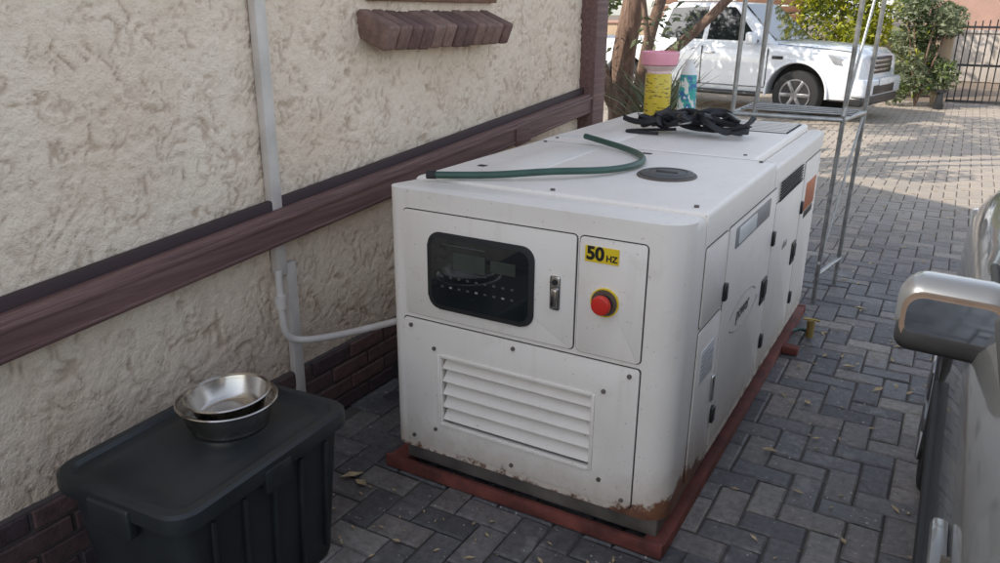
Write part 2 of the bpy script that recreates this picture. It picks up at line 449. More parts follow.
rail=empty('timber_rail')
def sloped(name,x0,x1,za,zb,h,mat,y0=-.6,y1=4.92,bev=.006):
    L_=math.hypot(y1-y0,zb-za); o=box(name,x0,x1,-L_/2,L_/2,-h/2,h/2,mat,rail,bev)
    o.location=(0,(y0+y1)/2,(za+zb)/2); o.rotation_euler=(math.atan2(zb-za,y1-y0),0,0); return o
def zr(y): return .828+(y-1.0)*.0702
sloped('board',WX+.035,WX+.085,zr(-.6),zr(4.92),.120,M['wood'])
sloped('cap_board',WX+.006,WX+.033,zr(-.6)+.05,zr(4.92)+.05,.085,M['woodd'])
sloped('bead',WX+.083,WX+.096,zr(-.6)+.035,zr(4.92)+.035,.02,M['wood'],bev=.004)
sloped('bead_low',WX+.083,WX+.090,zr(-.6)-.046,zr(4.92)-.046,.012,M['wood'],bev=.003)
sloped('splice_plate',WX+.08,WX+.094,zr(3.72)-.01,zr(3.88)-.01,.118,M['wood'],3.72,3.88,.003)

con=empty('cable_trunking')
box('trunking_upper',WX,WX+.035,1.995,2.045,.70,2.9,M['pvc'],con,.005)
box('trunking_lower',WX,WX+.03,2.045,2.095,.05,.74,M['pvc'],con,.005)
tube('pipe',[(WX+.06,1.97,.74),(WX+.07,1.96,.60),(WX+.07,1.96,.50),(WX+.08,1.99,.455),(WX+.13,2.08,.44),(WX+.26,2.25,.455),(WX+.40,2.42,.49),(WX+.52,2.55,.52)],.014,M['pvc'],con)
cyl('pipe_collar',(WX+.068,1.962,.62),.021,.05,M['pvc'],con)

# ---------------------------------------------------------------- storage bin + bowls
bn=empty('storage_bin',(-1.68,1.30,0),rad(3))
bw,bl=.225,.32
def binshell():
    bm=bmesh.new(); rings=[]
    for z,s in ((0,.84),(.02,.86),(.44,.965),(.445,1.0),(.475,1.0)):
        o=rrect(-bw*s,bw*s,-bl*s,bl*s,(.05,)*4,6); rings.append([bm.verts.new((x,y,z)) for x,y in o])
    bm.faces.new(rings[0][::-1]); bm.faces.new(rings[-1])
    for a,b in zip(rings,rings[1:]):
        n=len(a)
        for i in range(n): bm.faces.new((a[i],a[(i+1)%n],b[(i+1)%n],b[i]))
    from_bm(bm,'bin_body',M['binp'],bn,True)
    bm=bmesh.new(); rings=[]
    for z,dx in ((.452,.018),(.470,.020),(.495,.018),(.503,.010),(.503,-.012),(.492,-.022),(.488,-.05),(.494,-.07)):
        o=rrect(-bw-dx,bw+dx,-bl-dx,bl+dx,(.06+dx*.5,)*4,7); rings.append([bm.verts.new((x,y,z)) for x,y in o])
    bm.faces.new(rings[-1]); bm.faces.new(rings[0][::-1])
    for a,b in zip(rings,rings[1:]):
        n=len(a)
        for i in range(n): bm.faces.new((a[i],a[(i+1)%n],b[(i+1)%n],b[i]))
    from_bm(bm,'bin_lid',M['binp'],bn,True)
binshell()
for s in (-1,1):
    box('handle_clip',-.075,.075,s*(bl+.012)-.016,s*(bl+.012)+.016,.40,.485,M['binp'],bn,.008,3)
    box('lid_latch',s*(bw+.012)-.012,s*(bw+.012)+.012,-.05,.05,.41,.48,M['binp'],bn,.006)
for i in (-2,-1,0,1,2):
    box('rib',bw*.93-.005,bw*.93+.010,i*.11-.006,i*.11+.006,.05,.43,M['binp'],bn,.004,rot=(0,rad(3),0))
bo=empty('steel_bowl',(-1.70,1.385,.494))
lathe('bowl',[(0,.003),(.090,.003),(.104,.0),(.110,.004),(.114,.02),(.128,.075),(.134,.083),(.141,.085),(.144,.082),(.141,.077),(.136,.076),(.131,.066),(.118,.020),(.106,.008),(0,.006)],(0,0,0),M['steel'],bo)
bo2=empty('steel_bowl.001',(-1.695,1.390,.523))
bo2.rotation_euler=(rad(2.5),rad(-2),0)
lathe('bowl',[(0,.003),(.084,.003),(.092,.006),(.100,.03),(.112,.070),(.119,.074),(.123,.071),(.119,.067),(.109,.062),(.096,.020),(.088,.010),(.080,.007),(0,.007)],(0,0,0),M['steel'],bo2)

# ---------------------------------------------------------------- generator
G=empty('diesel_generator')
x0,x1,yf,yb=-1.62,-.58,2.06,4.42
fas=prism('front_fascia',rrect(x0,x1,yf,2.235,(.05,.085,0,0),10),.122,1.088,M['gen'],G,topbev=.032,seg=5)
cut(fas,box('c',-1.405,-.835,1.9,2.15,.255,.515,None))
main=prism('body',rrect(x0+.004,x1-.004,2.238,yb,(0,0,.06,.06),8),.122,1.03,M['gen'],G)
prism('body_gap',rrect(x0+.012,x1-.012,2.20,yb-.01,(0,0,.03,.03),4),.124,1.045,M['gap'],G)
prism('top_shell_front',rrect(x0-.003,x1+.003,2.239,3.20,(.0,.0,.01,.01),3),.995,1.094,M['gen'],G,topbev=.018,seg=4)
prism('top_shell_rear',rrect(x0-.003,x1-.085,3.206,yb+.004,(.0,.0,.02,.05),4),.995,1.096,M['gen'],G,topbev=.018,seg=4)
prism('top_shell_side',rrect(x1-.084,x1+.003,3.206,yb+.004,(.0,.0,.05,.0),5),.995,1.068,M['gen'],G,topbev=.014,seg=4)
box('lift_pad',x0+.13,x0+.33,2.34,3.10,1.09,1.0965,M['gen'],G,.003)
box('lift_pad',x0+.13,x0+.33,3.30,4.0,1.09,1.0985,M['gen'],G,.003)
box('top_grille_recess',-1.20,-.69,3.98,4.37,1.0955,1.0975,M['gap'],G)
for i in range(7):
    y=3.995+i*.053
    box('top_louvre',-1.19,-.70,y,y+.022,1.0970,1.101,M['gen'],G,.002)
for px,py in ((-1.57,2.29),(-1.1,2.27),(-.63,2.29),(-1.57,3.15),(-.63,3.15),(-1.57,3.27),(-.72,3.27),(-1.57,4.33)):
    cyl('top_screw',(px,py,1.097),.008,.006,M['steelb'],G,seg=12)
cyl('fuel_cap_rim',(-.86,2.70,1.0975),.106,.008,M['steelb'],G,bev=.003,seg=48)
cyl('fuel_cap',(-.86,2.70,1.103),.096,.010,M['dgrey'],G,bev=.004,seg=48)
lathe('fuel_cap_ring',[(.070,.008),(.074,.0100),(.078,.008)],(-.86,2.70,1.1005),M['dgrey'],G)
box('fuel_cap_grip',-.90,-.82,2.694,2.706,1.107,1.114,M['dgrey'],G,.003)
box('top_label',-1.60,-1.50,3.33,3.40,1.0965,1.0975,M['white'],G)
box('top_label',-1.53,-1.50,2.50,2.53,1.0948,1.0958,M['ink'],G)
box('top_label',-1.10,-1.06,3.09,3.12,1.0942,1.0952,M['ink'],G)

def panel(name,xa,xb,za,zb,r=.012,y=yf,t=.007,gap=.005,mat=None,cutb=None):
    prism(name+'_gap',rrect(xa-gap,xb+gap,za-gap,zb+gap,(r+gap,)*4,4),y-.0012,y+.004,M['gap'],G,plane='XZ')
    o=prism(name,rrect(xa,xb,za,zb,(r,)*4,5),y-t,y+.005,mat or M['gen'],G,plane='XZ',botbev=.0025,seg=2)
    return o
panel('control_door',-1.545,-.912,.655,1.022,gap=.0035)
panel('switch_panel',-.900,-.692,.655,1.022,gap=.0035)
lowgap=prism('lower_panel_gap',rrect(-1.5585,-.6865,.1465,.6385,(.012,)*4,4),yf-.0012,yf+.004,M['gap'],G,plane='XZ')
cut(lowgap,box('c',-1.405,-.835,1.9,2.2,.255,.515,None))
low=prism('lower_panel',rrect(-1.555,-.690,.150,.635,(.012,)*4,5),yf-.007,yf+.005,M['gen'],G,plane='XZ',botbev=.0025,seg=2)
cut(low,box('c',-1.40,-.84,1.9,2.2,.26,.51,None))
box('louvre_back',-1.43,-.82,2.128,2.142,.24,.53,M['gap'],G)
for i in range(5):
    z=.288+i*.0495
    box('louvre_slat',-1.40,-.84,2.056,2.060,z-.022,z+.022,M['gen'],G,.0015,1,rot=None).data.transform(
        Matrix.Translation((0,2.072,z))@Matrix.Rotation(rad(-42),4,'X')@Matrix.Translation((0,-2.058,-z)))
for sx in (-1.412,-.832):
    box('louvre_frame_side',sx-.006,sx+.006,yf-.013,yf-.003,.250,.520,M['gen'],G,.003)
for sz in (.252,.518):
    box('louvre_frame_edge',-1.406,-.838,yf-.0125,yf-.003,sz-.006,sz+.006,M['gen'],G,.003)
for px,pz in ((-1.525,.61),(-1.12,.61),(-.72,.61),(-1.525,.175),(-1.12,.175),(-.72,.175),(-1.43,.54),(-.80,.54),(-1.43,.225),(-.80,.225)):
    cyl('panel_screw',(px,yf-.009,pz),.0075,.006,M['steelb'],G,'Y',seg=12)
prism('window_gasket',rrect(-1.445,-1.048,.695,.962,(.045,)*4,8),yf-.016,yf-.003,M['rubber'],G,plane='XZ',botbev=.005,seg=3)
prism('window_pane',rrect(-1.428,-1.065,.712,.945,(.035,)*4,8),yf-.0175,yf-.012,M['glass'],G,plane='XZ')
for k,(xa,xb,za,zb,mt) in enumerate(((-1.34,-1.22,.845,.905,'lcd'),(-1.345,-1.215,.838,.840,'dgrey'),(-1.20,-1.11,.86,.90,'lcd'))):
    box('display',xa,xb,yf-.0190,yf-.017,za,zb,M[mt],G)
for i in range(9):
    for j in range(2):
        x=-1.385+i*.033; z=.815-j*.035
        box('button',x-.005,x+.005,yf-.0188,yf-.017,z-.003,z+.003,M['grey'] if (i*3+j)%9==4 else M['dgrey'],G)
box('display_text',-1.38,-1.22,yf-.0186,yf-.017,.925,.9275,M['dgrey'],G)
box('latch_plate',-.992,-.958,yf-.012,yf-.006,.775,.885,M['chrome'],G,.006,3)
box('latch_lever',-.986,-.964,yf-.024,yf-.010,.785,.845,M['steel'],G,.005,3)
cyl('latch_lock',(-.975,yf-.014,.866),.009,.008,M['rubber'],G,'Y',seg=20)
box('hz_label',-.882,-.775,yf-.0095,yf-.0065,.950,.998,M['yellow'],G)
text('hz_text','50',(-.849,yf-.0105,.975),(rad(90),0,0),.056,M['ink'],G).data.offset=.0022
text('hz_text_small','HZ',(-.797,yf-.0105,.966),(rad(90),0,0),.026,M['ink'],G)
cyl('estop_plate',(-.812,yf-.010,.83),.045,.006,M['yellow'],G,'Y',seg=40)
cyl('estop_print',(-.812,yf-.0135,.83),.041,.002,M['mrim'],G,'Y',seg=40)
cyl('estop_collar',(-.812,yf-.020,.83),.026,.018,M['rubber'],G,'Y',seg=32)
cyl('estop_button',(-.812,yf-.038,.83),.030,.020,M['redbtn'],G,'Y',bev=.006)
def side(name,ya,yb_,za,zb,r=.01,mat=None,t=.006,gap=.0035):
    X=x1-.004
    if gap: prism(name+'_gap',rrect(ya-gap,yb_+gap,za-gap,zb+gap,(r+gap,)*4,4),X-.004,X+.001,M['gap'],G,plane='YZ')
    return prism(name,rrect(ya,yb_,za,zb,(r,)*4,5),X-.004,X+t,mat or M['gen'],G,plane='YZ',topbev=.0008 if t>.007 else .002,seg=2)
side('side_front_panel',2.27,2.52,.16,.70)
side('side_front_upper',2.27,2.52,.715,.975)
side('side_door_a',2.54,3.28,.16,.975)
side('side_door_b',3.30,3.92,.16,.90)
side('side_rear_panel',3.94,4.36,.16,.975)
side('side_label_recess',2.62,3.16,.885,.960,mat=M['grey'],t=.0085,gap=.002)
side('side_label',2.66,2.92,.893,.952,mat=M['white'],t=.0095,gap=0)
for z in (.76,.30):
    for y in (2.53,3.29,3.93):
        box('hinge',x1-.002,x1+.014,y-.016,y+.016,z-.03,z+.03,M['black'],G,.004)
box('side_latch',x1-.002,x1+.012,2.478,2.502,.37,.47,M['chrome'],G,.005)
for ya in (3.17,3.81):
    box('door_latch_plate',x1,x1+.009,ya,ya+.09,.50,.61,M['black'],G,.006)
    box('door_latch_paddle',x1+.008,x1+.014,ya+.015,ya+.075,.53,.595,M['rubber'],G,.004)
for i in range(7):
    z=.905+i*.0125
    box('side_vent',x1+.0005,x1+.0035,3.36,3.86,z-.003,z+.003,M['gap'],G)
def arc(name,cy,cz,ry,rz,a0,a1,r,mat):
    pts=[(x1+.0025,cy+ry*math.cos(rad(a0+(a1-a0)*i/14)),cz+rz*math.sin(rad(a0+(a1-a0)*i/14))) for i in range(15)]
    tube(name,pts,r,mat,G,res=1)
arc('emblem_arc',2.86,.60,.20,.055,20,170,.0026,M['mgrey'])
arc('emblem_arc',2.88,.585,.22,.060,200,350,.0026,M['mgrey'])
text('emblem_text','power',(x1+.0035,2.86,.595),(rad(90),0,rad(90)),.075,M['dgrey'],G)
text('spec_text','silent',(x1+.0035,3.60,.66),(rad(90),0,rad(90)),.05,M['mgrey'],G)
side('warning_label',4.02,4.30,.72,.86,mat=M['orange'],t=.0075,gap=0)
side('warning_label_text',4.04,4.28,.68,.715,mat=M['ink'],t=.0075,gap=0)
side('spec_plate',2.31,2.47,.50,.62,mat=M['white'],t=.0075,gap=0)
for i in range(6): side('spec_plate_line',2.325,2.325+random.uniform(.06,.13),.515+i*.016,.518+i*.016,mat=M['grey'],t=.0085,gap=0,r=.0005)
box('base_plinth',x0+.03,x1-.03,yf+.035,yb-.04,.046,.1225,M['steelb'],G,.004)
F_=empty('red_steel_skid')
for xx in (x0-.03,x1-.062):
    box('rail_bottom',xx,xx+.07,yf+.01,yb+.12,.004,.011,M['red'],F_,.002)
    box('rail_web',xx+.030,xx+.038,yf+.01,yb+.12,.0115,.0395,M['red'],F_,.001)
    box('rail_outer_lip',xx+.0655,xx+.0695,yf+.01,yb+.12,.0115,.0395,M['red'],F_,.001)
    box('rail_top',xx,xx+.07,yf+.01,yb+.12,.040,.048,M['red'],F_,.002)
box('cross_front',x0-.04,x1+.006,yf-.014,yf+.008,.005,.054,M['red'],F_,.004)
box('cross_back',x0-.035,x1+.01,yb+.122,yb+.155,.005,.050,M['red'],F_,.004)
box('outrigger',x1+.009,x1+.085,3.9,3.96,.006,.044,M['red'],F_,.004)
V_=empty('brass_valve',(x1+.10,4.15,0))
cyl('valve_body',(0,0,.07),.02,.09,M['brass'],V_); tube('valve_handle',[(-.04,0,.12),(0,.01,.125),(.04,0,.12)],.006,M['brass'],V_)
tube('valve_hose',[(0,0,.03),(.01,.05,.02),(-.03,.12,.018),(-.09,.1,.018),(-.12,.0,.018)],.010,M['hoseg'],V_)
pt=empty('drain_pipe',(-1.98,2.62,0)); cyl('pipe_stub',(0,0,.11),.045,.10,M['rubber'],pt,'Y'); cyl('pipe_foot',(0,0,.04),.035,.08,M['rubber'],pt)

# ---------------------------------------------------------------- things on top
T=1.097
hs=empty('garden_hose')
tube('hose',[(-1.55,2.20,T+.013),(-1.40,2.27,T+.013),(-1.28,2.34,T+.02),(-1.17,2.42,T+.03),(-1.04,2.58,T+.015),(-.98,2.78,T+.013),(-1.04,2.98,T+.013),(-1.20,3.12,T+.013),(-1.40,3.20,T+.03)],.0125,M['hoseg'],hs)
tube('hose_end_band',[(-1.55,2.20,T+.013),(-1.52,2.214,T+.013)],.0145,M['rubber'],hs)

tb=empty('chlorine_floater',(-1.34,3.95,T))
lathe('tub_base',[(0,0),(.062,0),(.068,.006),(.068,.03),(.062,.034)],(0,0,0),M['pinkp'],tb)
lathe('tub_label_body',[(.062,.034),(.0655,.04),(.0655,.25),(.062,.256)],(0,0,0),M['tubl'],tb)
lathe('tub_neck',[(.060,.256),(.060,.270),(.076,.285),(.084,.295)],(0,0,0),M['pinkp'],tb)
lathe('tub_lid',[(.080,.295),(.090,.300),(.096,.345),(.095,.358),(.088,.362),(.086,.356),(.060,.352),(0,.352)],(0,0,0),M['pink'],tb)
bt=empty('squeeze_bottle',(-1.25,4.16,T))
def ell(name,prof,mat):
    o=lathe(name,prof,(0,0,0),mat,bt); o.scale=(1,.6,1); return o
ell('bottle_base',[(0,0),(.046,0),(.050,.01),(.050,.03)],M['white'])
ell('bottle_label',[(.0505,.03),(.051,.035),(.048,.16),(.044,.235),(.043,.24)],M['bottle'])
ell('bottle_top',[(.043,.24),(.036,.27),(.024,.285),(.022,.29),(.022,.315),(.0,.317)],M['white'])
sp=empty('sponge',(-1.42,4.20,T)); box('sponge_block',-.05,.05,-.035,.035,.0,.10,M['dryleaf'],sp,.01,rot=(0,0,.4))

st=empty('ratchet_strap')
rnd=random.Random(11)
for k in range(14):
    cu=bpy.data.curves.new('webbing','CURVE'); cu.dimensions='3D'; cu.extrude=.0125; cu.bevel_depth=.0012; cu.bevel_resolution=0; cu.resolution_u=6
    n=9; s_=cu.splines.new('NURBS'); s_.points.add(n-1); s_.order_u=4; s_.use_endpoint_u=True
    cx=-1.27+k*.029; cy=3.70+rnd.uniform(-.05,.05); ph=rnd.uniform(0,6)
    for i in range(n):
        a=ph+i*1.05; rr=rnd.uniform(.05,.15)
        s_.points[i].co=(cx+rr*1.0*math.cos(a),cy+rr*.8*math.sin(a),T+.018+rnd.uniform(0,.095),1)
        s_.points[i].tilt=rnd.uniform(-1.4,1.4)
    cu.materials.append(M['strap']); link(bpy.data.objects.new('webbing',cu),st)
tube('webbing_tail',[(-1.15,3.70,T+.02),(-1.33,3.65,T+.008),(-1.39,3.61,T+.008),(-1.34,3.57,T+.008),(-1.2,3.59,T+.01)],.007,M['strap'],st)
tube('webbing_tail',[(-.95,3.72,T+.03),(-.87,3.71,T+.01),(-.84,3.77,T+.008),(-.88,3.85,T+.01)],.007,M['strap'],st)
for (bx,by,rz) in ((-.98,3.66,.3),(-1.22,3.69,1.1),(-.90,3.74,-.4),(-1.08,3.60,.8)):
    e=box('buckle',-.036,.036,-.022,.022,-.012,.012,M['black'],st,.005); e.location=(bx,by,T+.085); e.rotation_euler=(rnd.uniform(-.5,.5),rnd.uniform(-.5,.5),rz)
    tube('buckle_ring',[(bx-.03,by-.03,T+.06),(bx+.03,by-.03,T+.07),(bx+.03,by+.03,T+.075),(bx-.03,by+.03,T+.065)],.004,M['galv'],st,cyc=True)

# ---------------------------------------------------------------- steel rack behind the generator
rk=empty('steel_rack')
def bar(a,b,r=.013): tube('bar',[a,b],r,M['galv'],rk,smooth=False,res=3)
for (xa,ya,xb,yb2) in ((-1.13,4.62,-1.10,4.62),(-.56,4.78,-.50,4.55),(-.50,5.20,-.44,5.0),(-1.13,5.25,-1.08,5.1)):
    bar((xa,ya,0),(xb,yb2,2.3))
bar((-1.13,4.62,1.10),(-.53,4.65,1.10)); bar((-.53,4.65,1.10),(-.47,5.1,1.10)); bar((-1.12,5.2,1.10),(-.47,5.1,1.10)); bar((-1.12,4.62,1.10),(-1.12,5.2,1.10))
bar((-.56,4.75,.18),(-.49,5.2,.18)); bar((-1.12,4.62,2.28),(-.50,4.55,2.28)); bar((-.50,4.55,2.28),(-.44,5.0,2.28)); bar((-1.1,4.62,2.28),(-1.08,5.1,2.28)); bar((-1.08,5.1,2.28),(-.44,5.0,2.28))
bar((-.555,4.74,.25),(-.475,5.1,1.08),.008); bar((-.53,4.64,1.12),(-.45,5.05,2.2),.008)
bar((-1.0,4.63,1.10),(-.93,4.6,2.28),.009)
for q in (.2,.4,.6,.8): bar((-1.10,4.66+.46*q,1.116),(-.50,4.69+.44*q,1.116),.005)

# ---------------------------------------------------------------- vehicles
def wheel(par,x,y,r=.36,w=.24,side_=-1):
    cyl('tyre',(x,y,r),r,w,M['tyre'],par,'Y',seg=40,bev=.035)
    cyl('rim',(x,y+side_*(w/2-.005),r),r*.66,.03,M['black'],par,'Y',seg=32)
    for k in range(6):
        a=k*math.pi/3
        o=box('spoke',-r*.31,r*.31,-.012,.012,-.03,.03,M['alloy'],par,.008)
        o.location=(x+math.cos(a)*r*.33,y+side_*(w/2+.008),r+math.sin(a)*r*.33); o.rotation_euler=(0,-a,0)
    lathe_r=cyl('rim_lip',(x,y+side_*(w/2+.004),r),r*.66,.018,None,par,'Y',seg=32)
    lathe_r.data.materials.append(M['alloy'])
    c_=cyl('cutr',(x,y+side_*(w/2+.004),r),r*.60,.2,None,None,'Y',seg=32); c_.parent=par
    bpy.context.view_layer.update(); cut(lathe_r,c_)
    cyl('hub',(x,y+side_*(w/2+.012),r),r*.13,.02,M['alloy'],par,'Y',seg=20)

def loft(name,secs,mat,parent):
    bm=bmesh.new(); rings=[]
    for x,p in secs:
        full=[(w,z) for w,z in p]+[(-w,z) for w,z in reversed(p) if w>1e-6]
        rings.append([bm.verts.new((x,w,z)) for w,z in full])
    n=len(rings[0])
    for a,b in zip(rings,rings[1:]):
        for i in range(n): bm.faces.new((a[i],a[(i+1)%n],b[(i+1)%n],b[i]))
    bm.faces.new(rings[0]); bm.faces.new(rings[-1][::-1])
    return from_bm(bm,name,mat,parent,True)

tk=empty('pickup_truck',(-2.13,14.45,0),rad(-12))
def tsec(x,hw,zb,zs,zt,crown=.02):
    return (x,[(hw*.80,zb),(hw*.97,zb+.04),(hw*1.0,zb+.22),(hw*1.0,zs-.22),(hw*.985,zs-.08),(hw*.94,zs),(hw*.75,zt),(0,zt+crown)])
body=loft('body',[tsec(.98,.70,.40,.82,.84,0),tsec(.93,.84,.34,.98,1.02),tsec(.80,.90,.32,1.06,1.11),tsec(.5,.925,.32,1.09,1.15,.03),tsec(0,.93,.36,1.11,1.17,.04),tsec(-.40,.925,.36,1.13,1.19,.03),
  tsec(-.55,.925,.36,1.14,1.16),tsec(-1.5,.925,.36,1.15,1.17),tsec(-2.6,.925,.36,1.16,1.18),tsec(-2.82,.925,.36,1.16,1.18),tsec(-4.2,.925,.42,1.16,1.18),tsec(-4.33,.90,.48,1.14,1.16)],M['carw'],tk)
c_=box('bedcut',-4.24,-2.92,-.78,.78,.62,1.5,None); c_.parent=tk; bpy.context.view_layer.update(); cut(body,c_)
for ax in (0,-3.22):
    c_=cyl('cc',(ax,0,.40),.49,2.4,None,None,'Y',seg=40); c_.parent=tk; bpy.context.view_layer.update(); cut(body,c_)
    box('wheel_well',ax-.5,ax+.5,-.68,.68,.42,.9,M['gap'],tk)
    for s in (-1,1):
        wheel(tk,ax,s*.78,.385,.26,s)
        pts=[(ax+.505*math.cos(rad(a)),s*.925,.40+.505*math.sin(rad(a))) for a in range(-5,186,10)]
        tube('wheel_flare',pts,.022,M['carw'],tk)
def hull(name,base,top,mat,parent,bev=.0,seg=3):
    bm=bmesh.new(); a=[bm.verts.new(v) for v in base]; b=[bm.verts.new(v) for v in top]; n=len(a)
    bm.faces.new(a[::-1]); bm.faces.new(b)
    for i in range(n): bm.faces.new((a[i],a[(i+1)%n],b[(i+1)%n],b[i]))
    if bev: bmesh.ops.bevel(bm,geom=list(bm.edges),offset=bev,segments=seg,affect='EDGES',profile=.5)
    return from_bm(bm,name,mat,parent,True)
hull('cab',[(-.38,-.87,1.12),(-.38,.87,1.12),(-2.84,.87,1.12),(-2.84,-.87,1.12)],[(-1.18,-.66,1.80),(-1.18,.66,1.80),(-2.55,.66,1.80),(-2.55,-.66,1.80)],M['carw'],tk,.07,4)
def quadpanel(name,pts,mat,parent,off,th=.006):
    p=[Vector(q) for q in pts]; n=(p[1]-p[0]).cross(p[2]-p[0]).normalized()
    if n.dot(Vector(off))<0: n=-n
    bm=bmesh.new(); a=[bm.verts.new(q-n*th) for q in p]; b=[bm.verts.new(q+n*th) for q in p]; m_=len(p)
    bm.faces.new(a); bm.faces.new(b[::-1])
    for i in range(m_): bm.faces.new((a[i],a[(i+1)%m_],b[(i+1)%m_],b[i]))
    return from_bm(bm,name,mat,parent)
def sidey(z): return .87-(z-1.12)*(.21/.68)
for s in (-1,1):
    f=lambda x,z: (x,s*(sidey(z)+.001),z)
    quadpanel('front_side_window',[f(-.72,1.19),f(-1.26,1.72),f(-1.66,1.73),f(-1.66,1.20)],M['glass'],tk,(0,s,0))
    quadpanel('rear_side_window',[f(-1.75,1.20),f(-1.75,1.73),f(-2.44,1.71),f(-2.58,1.21)],M['glass'],tk,(0,s,0))
    box('door_mirror',-.86,-.72,s*1.00-.11,s*1.00+.11,1.14,1.34,M['carw'],tk,.045,4)
    box('mirror_arm',-.80,-.74,s*.88-.05,s*.88+.05,1.17,1.21,M['black'],tk,.01)
    for dx in (-1.55,-2.42): box('door_handle',dx-.09,dx+.09,s*.935-.014,s*.935+.014,.98,1.01,M['chrome'],tk,.008)
    for dx in (-.52,-1.70,-2.66): box('door_seam',dx-.008,dx+.008,s*.922-.006,s*.922+.006,.48,1.10,M['gap'],tk)
    box('sill_seam',-2.66,-.52,s*.922-.006,s*.922+.006,.472,.482,M['gap'],tk)
    tube('side_step',[(-.62,s*.97,.36),(-2.7,s*.97,.36)],.04,M['black'],tk,smooth=False)
    hull('headlamp',[(.93,s*.50,.80),(.90,s*.86,.80),(.55,s*.945,.90),(.60,s*.5,.86)],[(.90,s*.50,.97),(.84,s*.87,1.00),(.42,s*.945,1.05),(.55,s*.5,1.0)],M['lamp'],tk,.02)
    box('headlamp_inner',.86,.925,s*.70-.12,s*.70+.12,.84,.94,M['glass'],tk,.03)
    cyl('fog_lamp',(.965,s*.68,.50),.05,.05,M['lamp'],tk,'X')
    box('side_vent_trim',-.44,-.26,s*.925-.01,s*.925+.01,.93,.98,M['black'],tk,.005)
    tube('bonnet_shut_line',[(.84,s*.80,1.075),(.4,s*.86,1.117),(-.38,s*.86,1.158)],.006,M['gap'],tk,res=1)
quadpanel('windscreen',[(-.47,-.76,1.205),(-.47,.76,1.205),(-1.12,.62,1.765),(-1.12,-.62,1.765)],M['glass'],tk,(1,0,1),.012)
box('grille',.93,.99,-.46,.46,.74,1.0,M['black'],tk,.02)
for z in (.80,.87,.94): box('grille_bar',.98,1.00,-.44,.44,z-.016,z+.016,M['chrome'],tk,.006)
box('front_bumper',.82,1.06,-.88,.88,.40,.68,M['carw'],tk,.06,4)
box('lower_valance',.80,1.03,-.86,.86,.27,.41,M['black'],tk,.03,3)
box('bumper_intake',1.04,1.067,-.5,.5,.44,.58,M['black'],tk,.01)
box('number_plate',1.066,1.076,-.26,.26,.57,.68,M['white'],tk,.003)
tube('roof_rail',[(-1.3,-.62,1.83),(-2.4,-.62,1.83)],.018,M['chrome'],tk,smooth=False)

pc=empty('parked_car',(.955,2.98,0),rad(90))
def csec(x,hw,zb,zs,zt):
    return (x,[(hw*.78,zb),(hw*.95,zb+.02),(hw*.985,zb+.16),(hw*.975,zb+.19),(hw*.99,.50),(hw*1.0,.60),(hw*.985,.70),(hw*.978,zs-.14),(hw*.955,zs-.06),(hw*.90,zs),(hw*.80,zt-.015),(hw*.45,zt+.005),(0,zt+.02)])
cb=loft('body',[csec(1.0,.55,.30,.72,.73),csec(.95,.72,.25,.84,.87),csec(.82,.81,.22,.94,.98),csec(.6,.85,.22,1.00,1.045),csec(.35,.866,.22,1.03,1.085),csec(0,.872,.22,1.04,1.11),csec(-.4,.868,.22,1.03,1.11),
   csec(-.56,.862,.22,1.02,1.08),csec(-.7,.862,.22,1.0,1.02),csec(-1.6,.868,.22,1.01,1.03),csec(-2.6,.868,.22,1.02,1.04),csec(-3.1,.84,.25,1.02,1.04),csec(-3.4,.76,.30,.96,.98)],M['cars'],pc)
for ax in (0,-2.62):
    c_=cyl('cc',(ax,0,.33),.385,2.4,None,None,'Y',seg=40); c_.parent=pc; bpy.context.view_layer.update(); cut(cb,c_)
    box('wheel_well',ax-.42,ax+.42,-.62,.62,.30,.78,M['gap'],pc)
    for s in (-1,1): wheel(pc,ax,s*.75,.325,.22,s)
hull('greenhouse',[(-.52,-.76,1.0),(-.52,.76,1.0),(-3.25,.76,1.0),(-3.25,-.76,1.0)],[(-1.28,-.58,1.50),(-1.28,.58,1.50),(-2.85,.58,1.50),(-2.85,-.58,1.50)],M['glass'],pc,.05,4)
hull('roof_panel',[(-1.22,-.60,1.49),(-1.22,.60,1.49),(-2.9,.60,1.49),(-2.9,-.60,1.49)],[(-1.35,-.52,1.535),(-1.35,.52,1.535),(-2.8,.52,1.535),(-2.8,-.52,1.535)],M['cars'],pc,.012)
